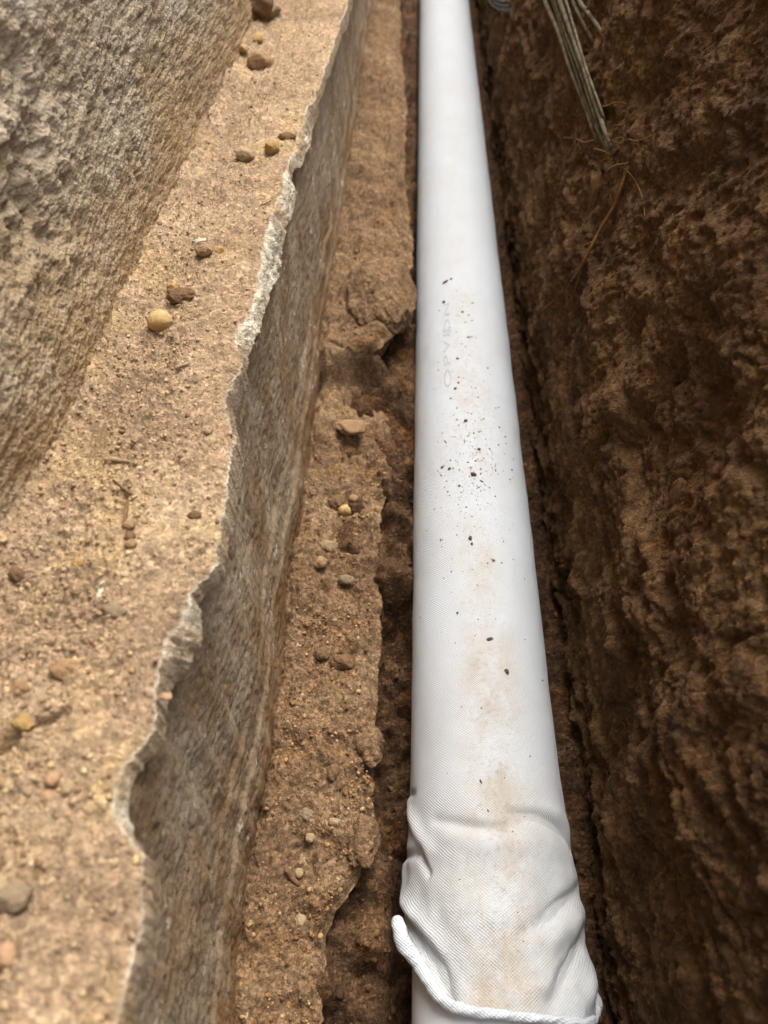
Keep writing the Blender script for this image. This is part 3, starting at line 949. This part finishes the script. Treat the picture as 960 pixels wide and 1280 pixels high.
stone(305, 62, 6, 'clay_clod', 'clod', 'tiny ochre clod against the wall foot near the top of the ledge', 'ochre', rough=.25, ang=.4)
stone(322, 18, 22, 'recess_lump', 'lump', 'large dark brown lump added for the dark recess against the wall at the top of the ledge', 'dark_clay', asp=(.9, 1.1, 1.0), rough=.38, sink=.2)  # added lump standing in for a dark recess at the wall
stone(342, 18, 13, 'broken_stone', 'stone', 'grey broken stone beside the large dark lump at the top', 'grey', asp=(.8, 1.2, .8), rough=.25, ang=.8, sink=.25)
stone(143, 764, 15, 'stone_flake', 'stone', 'grey brown flake half buried in the middle of the ledge', 'grey', asp=(1.2, .7, .5), rough=.2, ang=.6, sink=.42, rot=-.2)
stone(128, 738, 9, 'mortar_chip', 'chip', 'whitish mortar smear chip above the half buried grey flake', 'white', asp=(.6, 1.5, .35), rough=.3, sink=.45)
stone(161, 658, 7, 'pebble', 'pebble', 'small tan pebble touching the lower end of the upright twig', 'clay', asp=(1.2, .8, .7), rough=.15, sink=.25)
stone(163, 672, 7, 'pebble', 'pebble', 'small brown pebble, middle of three below the upright twig', 'dark_clay', rough=.15, sink=.25)
stone(164, 682, 6.5, 'pebble', 'pebble', 'small tan pebble, lowest of three below the upright twig', 'clay', asp=(1.2, .8, .7), rough=.15, sink=.25)
stone(171, 550, 7, 'pebble', 'pebble', 'small pale pebble above the flat wood chip', 'pale', rough=.15, sink=.25)
stone(259, 540, 7, 'pebble', 'pebble', 'small pale pebble halfway between the wood chip and the mortar edge', 'pale', rough=.2, sink=.25)
stone(244, 645, 8, 'soil_clod', 'clod', 'small brown clod on the yellow stained soil near the mortar edge', 'dark_clay', asp=(1.2, .7, .6), rough=.3, ang=.4, sink=.3)
stone(98, 705, 7, 'clay_chip', 'chip', 'orange clay chip in the middle of the ledge', 'yellow', rough=.3, sink=.35)
stone(80, 840, 17, 'soil_clod', 'clod', 'large pale clod above the dark crack on the near ledge', 'clay', asp=(1.1, .8, .7), rough=.3, ang=.4, sink=.35)
stone(25, 862, 12, 'soil_clod', 'clod', 'tan clod at the left picture edge above the dark crack', 'clay', rough=.3, ang=.4, sink=.35)
stone(30, 905, 13, 'clay_clod', 'clod', 'yellow clod at the left end of the dark crack', 'yellow', asp=(1, .8, .7), rough=.3, ang=.4, sink=.35)
stone(66, 975, 9, 'pebble', 'pebble', 'peach coloured pebble below the dark crack, the upper of two', 'peach', rough=.15, sink=.3)
stone(61, 996, 9, 'pebble', 'pebble', 'peach coloured pebble below the dark crack, the lower of two', 'peach', rough=.15, sink=.3)
stone(86, 986, 9, 'pebble', 'pebble', 'pale cream pebble right of the two peach pebbles', 'pale', rough=.15, sink=.3)
stone(20, 1122, 26, 'stone', 'stone', 'dull grey stone at the left edge of the near ledge', 'grey', asp=(1, .8, .7), rough=.18, ang=.4, sink=.35)
stone(0, 1112, 18, 'stone', 'stone', 'pale stone cut by the left picture edge beside the grey stone', 'pale', asp=(.8, 1, .7), rough=.18, ang=.4, sink=.35)
stone(8, 1195, 14, 'pebble', 'pebble', 'orange pebble at the lower left corner of the ledge', 'peach', rough=.18, sink=.35)
stone(207, 872, 8, 'clay_chip', 'chip', 'reddish chip perched on the broken mortar edge', 'peach', asp=(1.3, .7, .5), rough=.25, ang=.6, sink=.1)
stone(22, 720, 10, 'soil_clod', 'clod', 'dark clod against the wall foot at the left picture edge', 'dark_clay', rough=.3, sink=.3)

# on the lower shelf
stone(438, 538, 18, 'soil_clod', 'clod', 'flat tan clod at the upper part of the soil shelf', 'clay', 'shelf', asp=(1.15, .7, .5), rough=.3, ang=.6, sink=.3)
stone(412, 684, 11, 'stone', 'stone', 'pale cream stone on the soil shelf', 'pale', 'shelf', asp=(1, .9, .7), rough=.2, ang=.8, sink=.2)
stone(430, 686, 9, 'stone_flake', 'stone', 'flat grey brown flake right of the pale cream stone', 'grey', 'shelf', asp=(1.2, .9, .4), rough=.15, ang=.8, sink=.2)
stone(433, 641, 9, 'pebble', 'pebble', 'tan pebble on the soil shelf above the pale cream stone', 'ochre', 'shelf', asp=(1.1, .8, .8), rough=.15, sink=.2)
stone(420, 630, 12, 'soil_clod', 'clod', 'brown clod left of the tan pebble on the soil shelf', 'dark_clay', 'shelf', rough=.3, ang=.5, sink=.3)
stone(442, 625, 6, 'pebble', 'pebble', 'tiny tan clod above the tan pebble on the soil shelf', 'clay', 'shelf', rough=.15, sink=.2)
stone(432, 726, 9, 'stone', 'stone', 'grey tan stone on the soil shelf below the pale cream stone', 'grey', 'shelf', asp=(1.2, .8, .7), rough=.2, ang=.6, sink=.2)
stone(401, 705, 8, 'soil_clod', 'clod', 'small tan clod against the footing below the pale cream stone', 'clay', 'shelf', rough=.25, sink=.2)
stone(402, 820, 9, 'soil_clod', 'clod', 'round brown clod, upper one in the crumbly middle of the shelf', 'dark_clay', 'shelf', rough=.25, sink=.2)
stone(428, 830, 12, 'soil_clod', 'clod', 'wide brown clod in the crumbly middle of the shelf', 'dark_clay', 'shelf', asp=(1.2, .8, .7), rough=.3, sink=.25)
stone(460, 935, 24, 'embedded_stone', 'stone', 'dark rounded stone bedded in the shelf edge', 'shelf', 'shelf', asp=(.9, 1.2, .6), rough=.4, ang=.4, sink=.47)
stone(416, 966, 9, 'soil_clod', 'clod', 'brown clod on the lower shelf left of the bedded stone', 'dark_clay', 'shelf', asp=(.8, 1.2, .7), rough=.25, sink=.25)
stone(418, 1029, 7, 'pebble', 'pebble', 'pale pebble on the lower shelf near its edge', 'pale', 'shelf', asp=(1.3, .8, .8), rough=.2, ang=.4, sink=.2)
stone(384, 1020, 8, 'pebble', 'pebble', 'grey pebble in the gravel patch of the lower shelf', 'grey', 'shelf', rough=.2, sink=.2)
stone(388, 1048, 6, 'pebble', 'pebble', 'small cream pebble in the gravel patch of the lower shelf', 'pale', 'shelf', rough=.2, sink=.2)
stone(374, 1092, 6, 'pebble', 'pebble', 'small cream pebble beside the brown bark chip', 'pale', 'shelf', rough=.2, sink=.2)
stone(376, 1152, 7, 'pebble', 'pebble', 'round cream pebble low on the shelf below the bark chip', 'pale', 'shelf', rough=.2, sink=.2)
stone(452, 1050, 26, 'embedded_stone', 'stone', 'tan stone forming the corner of the shelf edge', 'shelf', 'shelf', asp=(.8, 1.3, .55), rough=.4, ang=.5, sink=.5)

def soil_block():
    v, f = ico(5)
    p = at_z(470, 390, Z_SHELF + .030)
    r = 1 + .16 * fbm(v[:, 0] + v[:, 2] * .7, v[:, 1] - v[:, 2] * .6, 1.4, 3, .5, 201)
    v = v * r[:, None]
    rs = np.random.RandomState(4)
    for _ in range(7):
        nrm = rs.randn(3); nrm /= np.linalg.norm(nrm); d = v @ nrm
        v = v - np.outer(np.clip(d - (.78 + .2 * rs.rand()), 0, None) * .85, nrm)
    v = v * np.array([.046, .062, .033])
    n = v / np.linalg.norm(v, axis=1)[:, None]
    a, b = v[:, 0] + v[:, 2] * .8, v[:, 1] - v[:, 2] * .7
    v = v + n * (.0014 * fbm(a, b, 60, 4, .6, 22) + .0016 * domes(a, b, 130, 3, .1, .75) + .0009 * fbm(a, b, 260, 3, .6, 13))[:, None]
    o = link('soil_block', mesh_from(v, f), M['shelf'])
    o.location = (p[0] + .003, p[1] + .026, p[2] + .003)
    tag(o, 'big rounded soil block overhanging the dark notch in the shelf beside the pipe', 'clod')
soil_block()

# in the earth bank
stone(742, 240, 17, 'embedded_stone', 'stone', 'long muddy stone bedded in the bank under the grey cables', 'bank_stone', 'bank', asp=(.5, 1.5, 1.5), rough=.35, ang=.5, sink=.6)
stone(768, 250, 15, 'embedded_stone', 'stone', 'round muddy stone in the bank beside the thick root', 'bank_stone', 'bank', asp=(.5, 1.2, 1.1), rough=.35, ang=.4, sink=.6)
stone(848, 618, 17, 'embedded_stone', 'stone', 'smooth pale brown stone standing out of the bank', 'bank_stone', 'bank', asp=(.6, 1.0, 1.4), rough=.22, ang=.3, sink=.45)
stone(778, 515, 14, 'embedded_stone', 'stone', 'rounded brown clod set below the dark hole in the bank', 'bank_stone', 'bank', asp=(.5, 1, 1), rough=.2, sink=.5)

def twig(pts_px, rpx, name, cat, label, mat, where='ledge', flat=None):
    P = []
    for a, b in pts_px:
        p = surf_point(a, b, ledge_z if where == 'ledge' else shelf_top, Z_LEDGE if where == 'ledge' else Z_SHELF)
        r = rpx * depth(p) / FPX
        P.append((p + np.array([0, 0, r * .9 + .0006]), r))
    P[-1] = (P[-1][0], P[-1][1] * .6)
    o = link(name, tube_mesh(P, 8, 5, P[0][1] * .2), M[mat])
    return tag(o, label, cat)

twig([(134, 577), (148, 578), (163, 580)], 3.2, 'wood_chip', 'wood chip', 'flat pale wood chip lying across the ledge', 'wood')
twig([(143, 602), (152, 610), (160, 616), (167, 620)], 1.7, 'twig', 'twig', 'thin brown twig slanting below the pale wood chip', 'dark_wood')
twig([(160, 630), (158, 645), (155, 659)], 2.2, 'twig', 'twig', 'short upright twig above three small pebbles', 'dark_wood')
twig([(172, 622), (166, 626), (160, 629)], 1.0, 'twig', 'twig', 'hair thin twig joining the top of the upright twig', 'dark_wood')
twig([(222, 462), (230, 459), (238, 456)], 2.0, 'wood_chip', 'wood chip', 'tiny pale wood splinter above the flat wood chip', 'wood')
twig([(326, 258), (333, 256), (339, 252)], .9, 'twig', 'twig', 'curled hair thin twig left of the broken mortar edge', 'dark_wood')
twig([(360, 1090), (367, 1100), (374, 1107)], 4, 'bark_chip', 'bark chip', 'brown bark chip on the lower soil shelf', 'dark_wood', 'shelf')

# ---------------------------------------------------------------- bits of soil on the sleeve
def on_sleeve(px, py, lift=0.0):
    th, y = on_pipe(px, py)
    r = float(sock_r(np.array([th]), np.array([y]))[0]) + lift
    return np.array([PIPE_X + r * math.sin(th), y, PIPE_Z + r * math.cos(th)]), th

def bit(px, py, rpx, label, asp=(1, 1, .6), rot=0.0):
    p, th = on_sleeve(px, py); _seed[0] += 3
    r = rpx * .62 * depth(p) / FPX
    o = link('soil_bit', lump(r * asp[0], r * asp[1], r * asp[2], .35, _seed[0], .4), M['black'])
    o.location = p + np.array([math.sin(th), 0, math.cos(th)]) * r * asp[2] * .5
    o.rotation_euler = (0, th, rot)
    tag(o, label, 'soil bit')

bit(557, 353, 6, 'longest dark sliver lying on the upper part of the white pipe', (1.1, .45, .4), .5)
bit(564, 349, 2.6, 'tiny dark crumb right beside the dark sliver on the pipe')
bit(555, 378, 3.4, 'round dark crumb below the dark sliver on the pipe')
bit(578, 390, 2.5, 'small dark crumb right of the round dark crumb on the pipe')
bit(586, 422, 4, 'thin grey splinter on the pipe above the printed letters', (1.1, .3, .3), .25)
bit(569, 486, 3, 'dark crumb next to the printed letters on the pipe')
bit(582, 526, 4, 'dark crumb at the top of the speckled patch on the pipe', (1, .8, .6))
bit(592, 594, 6, 'largest dark crumb in the line across the speckled pipe', (1.1, .7, .6), -.4)
bit(602, 602, 4, 'narrow dark splinter trailing right of the largest crumb', (1.2, .35, .3), -.6)
bit(562, 586, 3.2, 'dark crumb in the middle of the line across the pipe')
bit(553, 584, 3, 'dark crumb at the left end of the line across the pipe')
bit(588, 673, 4.5, 'dark crumb below the speckled patch near the pipe middle', (.9, 1.1, .6))
bit(590, 680, 3, 'small dark crumb touching the one below the speckled patch', (.8, 1.2, .6))
bit(551, 675, 3.4, 'dark upright splinter on the left of the pipe', (.35, 1.1, .4))
bit(617, 701, 2.8, 'dark crumb on the right of the pipe below the speckles')
bit(612, 799, 6, 'dark flat bark bit lying on the pipe', (1.1, .7, .35), .35)
bit(633, 840, 5.5, 'dark rounded crumb on the right of the pipe', (.8, 1.2, .6), .2)
bit(601, 977, 4, 'dark pointed splinter just above the wrinkles of the sleeve', (.5, 1.2, .4), .4)
bit(610, 1014, 3, 'dark splinter in the brown stain above the first wrinkle', (.5, 1.1, .4), .3)

def specks():
    rs = np.random.RandomState(5)
    V, F, n0 = [], [], 0
    pts = []
    for _ in range(520): pts.append((rs.normal(588, 24), rs.normal(575, 40), rs.gamma(2.0, .24)))
    for _ in range(90): pts.append((rs.normal(578, 20), rs.normal(440, 40), rs.gamma(2.0, .22)))
    for _ in range(130): pts.append((rs.normal(590, 28), rs.normal(690, 55), rs.gamma(2.0, .22)))
    for _ in range(40): pts.append((rs.normal(568, 14), rs.normal(390, 22), rs.gamma(2.0, .22)))
    for _ in range(90): pts.append((rs.uniform(525, 690), rs.uniform(720, 1240), rs.gamma(2.0, .22)))
    for a, b, r in pts:
        if r > 2.0 or b > 1245: continue
        th, y = on_pipe(a, b)
        if abs(th) > 1.15: continue
        V.append((th, y, max(r, .28)))
    A = np.array(V)
    rr = sock_r(A[:, 0], A[:, 1])
    vs, fs = ICO0
    allv, allf = [], []
    for k in range(len(A)):
        th, y, r = A[k]
        c = np.array([PIPE_X + rr[k] * math.sin(th), y, PIPE_Z + rr[k] * math.cos(th)])
        q = r * depth(c) / FPX
        s = q * (.6 + .8 * rs.rand(3))
        v = (vs @ np.linalg.qr(rs.randn(3, 3))[0]) * s
        allv.append(v + c); allf.append(fs + 12 * k)
    tag(link('soil_specks', mesh_from(np.concatenate(allv), np.concatenate(allf)), M['black']), 'fine dark soil specks sprinkled over the white pipe', 'soil specks', kind='stuff')
specks()

# ---------------------------------------------------------------- crumbs of soil too many to count
def crumbs(name, label, fn, xlo, xhi, n, h0, y1, mat, smin, smax, seed, dens):
    rs = np.random.RandomState(seed)
    t = rs.uniform(math.atan(-.02 / h0), math.atan(y1 / h0), n)
    y = h0 * np.tan(t)
    x = xlo(y) + (xhi(y) - xlo(y)) * rs.rand(n)
    keep = rs.rand(n) < dens(x, y)
    x, y = x[keep], y[keep]; n = len(x)
    z = fn(x, y)
    vs, fs = ICO0
    size = smin * (smax / smin) ** (rs.rand(n) ** 3.0)
    q = rs.randn(n, 12, 3) * .22 + vs[None]
    ang = rs.rand(n) * 6.28
    ca, sa = np.cos(ang)[:, None], np.sin(ang)[:, None]
    sx, sy_, sz = (size * (.7 + .6 * rs.rand(n)))[:, None], (size * (.7 + .6 * rs.rand(n)))[:, None], (size * (.5 + .35 * rs.rand(n)))[:, None]
    X = (q[..., 0] * sx) * ca - (q[..., 1] * sy_) * sa + x[:, None]
    Y = (q[..., 0] * sx) * sa + (q[..., 1] * sy_) * ca + y[:, None]
    Z = q[..., 2] * sz + z[:, None] + size[:, None] * .12
    V = np.stack([X, Y, Z], -1).reshape(-1, 3)
    F = (fs[None] + 12 * np.arange(n)[:, None, None]).reshape(-1, 3)
    me = mesh_from(V, F, False)
    at = me.attributes.new('tone', 'FLOAT', 'POINT'); at.data.foreach_set('value', np.repeat(rs.rand(n), 12).astype(np.float32))
    tag(link(name, me, mat), label, 'soil crumbs', kind='stuff')

m1 = mat_crumbs('ledge_crumb', [(0, rgb('86694c')), (.35, rgb('a28768')), (.8, rgb('b49a78')), (.97, rgb('c3a878')), (1, rgb('c4b292'))])
m2 = mat_crumbs('shelf_crumb', [(0, rgb('674a30')), (.4, rgb('876342')), (.8, rgb('9c7850')), (.95, rgb('b8986c')), (1, rgb('b39d7a'))])
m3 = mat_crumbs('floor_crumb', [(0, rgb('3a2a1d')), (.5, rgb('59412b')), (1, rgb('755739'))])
crumbs('ledge_crumbs', 'loose tan soil crumbs scattered over the upper ledge', ledge_z, lambda y: wall_x(y) + .001, lambda y: inner_x(y) - .001, 14000, .3, 1.7, m1, .0004, .0017, 1,
       lambda x, y: np.clip(.25 + 1.2 * sstep(.85, .2, (x - wall_x(y)) / (inner_x(y) - wall_x(y)) + .5 * fbm(x, y, 20, 3, .5, 9)), 0, 1))
crumbs('shelf_crumbs', 'loose brown soil crumbs scattered over the lower shelf', shelf_top, lambda y: y * 0 - .114, lambda y: np.where(y < Y_STEP, _shelf_near(y), _shelf_far(y)) - .004, 11000, .55, 2.2, m2, .0005, .0019, 2,
       lambda x, y: np.clip(.45 + .9 * fbm(x, y, 18, 2, .5, 4), .1, 1))
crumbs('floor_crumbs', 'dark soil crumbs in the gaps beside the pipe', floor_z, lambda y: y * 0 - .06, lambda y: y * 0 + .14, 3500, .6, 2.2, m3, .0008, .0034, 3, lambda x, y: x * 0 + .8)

# ---------------------------------------------------------------- cables and roots in the bank
def bank_tube(pts, name, cat, label, mat, group=None, seg=10, sub=6, rough_follow=True):
    """pts: (px, py, radius px, lift off the bank in m)"""
    P = []
    for a, b, r, lift in pts:
        p = on_bank(a, b) if rough_follow else on_plane_bank(a, b)
        lift = lift + (.005 if rough_follow else 0)
        q = O_ + (p - O_) * (1 - lift / np.linalg.norm(p - O_))
        P.append((q, r * depth(q) / FPX))
    o = link(name, tube_mesh(P, seg, sub, P[0][1] * .08 if rough_follow else 0), M[mat])
    return tag(o, label, cat, group)

STRANDS = ['leftmost', 'second from the left', 'third from the left', 'fourth from the left', 'rightmost']
_rs2 = np.random.RandomState(11)
for k, nm in enumerate(STRANDS):
    off = k * 5.2
    pts = [(671 + off * 1.1, -40), (685 + off, 0), (699 + off, 40), (714 + off * .95, 85), (730 + off * .85, 130), (745 + off * .7, 166 - k), (757 + off * .5, 190 - k * 2)]
    L = [.047, .047, .047, .043, .028, .012, -.030]
    e = (0, 16, -8, 9, -18)[k]
    pts[-2] = (pts[-2][0] + e * .3, pts[-2][1] + e * .7); pts[-1] = (pts[-1][0] + e * .5, pts[-1][1] + e)
    bank_tube([(a + _rs2.normal(0, 1.4), b, (3.1, 2.2, 2.8, 3.3, 1.9)[k] * (1 + .15 * _rs2.randn()), q + _rs2.normal(0, .0015) + .001 * k) for (a, b), q in zip(pts, L)], 'cable', 'cable', nm + ' of the five dusty grey strands in the bundle crossing the bank', 'cable', 'cables in the bank', 10, 6, False)
bank_tube([(704, -40, 2.4, .036), (716, 0, 2.6, .036), (726, 22, 2.6, .034), (738, 45, 2.4, .018), (747, 60, 2.2, -.012)], 'cable', 'cable', 'thin muddy cable just right of the grey bundle', 'cable', 'cables in the bank', 10, 6, False)
bank_tube([(712, -40, 2.6, .036), (724, 0, 2.8, .036), (735, 16, 2.8, .034), (748, 34, 2.6, .016), (758, 50, 2.4, -.014)], 'cable', 'cable', 'outermost grey cable ending early in the bank right of the bundle', 'cable', 'cables in the bank', 10, 6, False)
for i, (w, r, m, lb) in enumerate(((20, 2.2, 'cable_dark', 'outer dark wire loop sticking out of the bank at the top edge'), (15, 2.0, 'cable_dark', 'middle dark wire loop at the top edge of the bank'), (10, 1.8, 'cable', 'inner pale wire loop at the top edge of the bank'))):
    cx, cyy = 629, -8
    bank_tube([(cx - w, cyy - 34, r, .04), (cx - w, cyy - 10, r, .045), (cx - w * .75, cyy + w * .55, r, .045), (cx - w * .1, cyy + w * .95, r, .045), (cx + w * .5, cyy + w * 1.0, r, .035), (cx + w * .9, cyy + w * .9, r, .01)], 'wire_loop', 'wire', lb, m, 'wire loops at the top of the bank', 8, 6, False)

bank_tube([(783, 215, 2.0, -.004), (775, 238, 2.4, .004), (768, 258, 2.6, .008), (750, 288, 2.4, .008), (737, 313, 2.2, .007), (722, 340, 2.0, .006), (705, 362, 1.7, .005), (685, 382, 1.5, .005), (667, 395, 1.2, .003)], 'root', 'root', 'longest brown root slanting down the bank from the grey cables', 'root', 'roots in the bank', 8)
bank_tube([(741, 302, 1.2, .006), (730, 308, 1.1, .006), (720, 318, .8, .003)], 'root', 'root', 'short side root branching left from the longest root', 'root', 'roots in the bank', 6)
bank_tube([(705, 172, 1.0, .004), (718, 173, 1.1, .007), (730, 178, 1.0, .008), (742, 175, 1.0, .012)], 'root', 'root', 'fine pale root pointing left from the cable end', 'root', 'roots in the bank', 6)
bank_tube([(745, 134, 1.0, .012), (757, 133, 1.4, .008), (772, 128, 1.1, .006), (784, 130, .8, .002)], 'root', 'root', 'orange root crossing right of the cable above its end', 'root', 'roots in the bank', 6)
bank_tube([(768, 157, .9, .004), (780, 155, 1.0, .006), (792, 142, 1.0, .007), (806, 132, .8, .003)], 'root', 'root', 'fine root curving up to the right of the cable end', 'root', 'roots in the bank', 6)
bank_tube([(742, 186, .9, .010), (752, 188, 1.0, .009), (762, 193, .9, .005)], 'root', 'root', 'short pale root lying across the cable end', 'root', 'roots in the bank', 6)
bank_tube([(750, 202, .9, .005), (762, 196, 1.0, .007), (772, 186, .9, .006)], 'root', 'root', 'curled fine root just below the cable end', 'root', 'roots in the bank', 6)
bank_tube([(758, 214, 1.2, .004), (770, 207, 1.3, .006), (784, 204, 1.0, .003)], 'root', 'root', 'brown root stub between the cable end and the longest root', 'root', 'roots in the bank', 6)
bank_tube([(775, 340, 1.0, .003), (752, 352, 1.0, .005), (735, 372, .9, .003)], 'root', 'root', 'faint root in the bank right of the lower longest root', 'root', 'roots in the bank', 6)
bank_tube([(733, 318, .9, .004), (722, 352, .9, .006), (712, 388, .8, .006), (706, 425, .7, .004), (703, 455, .6, .002)], 'root', 'root', 'hair root hanging straight down from the middle of the longest root', 'root', 'roots in the bank', 6)
bank_tube([(690, 380, .9, .005), (684, 398, .8, .006), (676, 410, .7, .005), (672, 428, .6, .002)], 'root', 'root', 'curled hair root at the lower end of the longest root', 'root', 'roots in the bank', 6)
bank_tube([(772, 205, .9, .005), (790, 220, .9, .006), (802, 244, .8, .005), (806, 270, .7, .002)], 'root', 'root', 'fine root bending down to the right of the longest root', 'root', 'roots in the bank', 6)
bank_tube([(760, 178, .8, .006), (776, 172, .9, .007), (796, 176, .8, .005), (818, 168, .6, .002)], 'root', 'root', 'wavy fine root running right from the cable end', 'root', 'roots in the bank', 6)
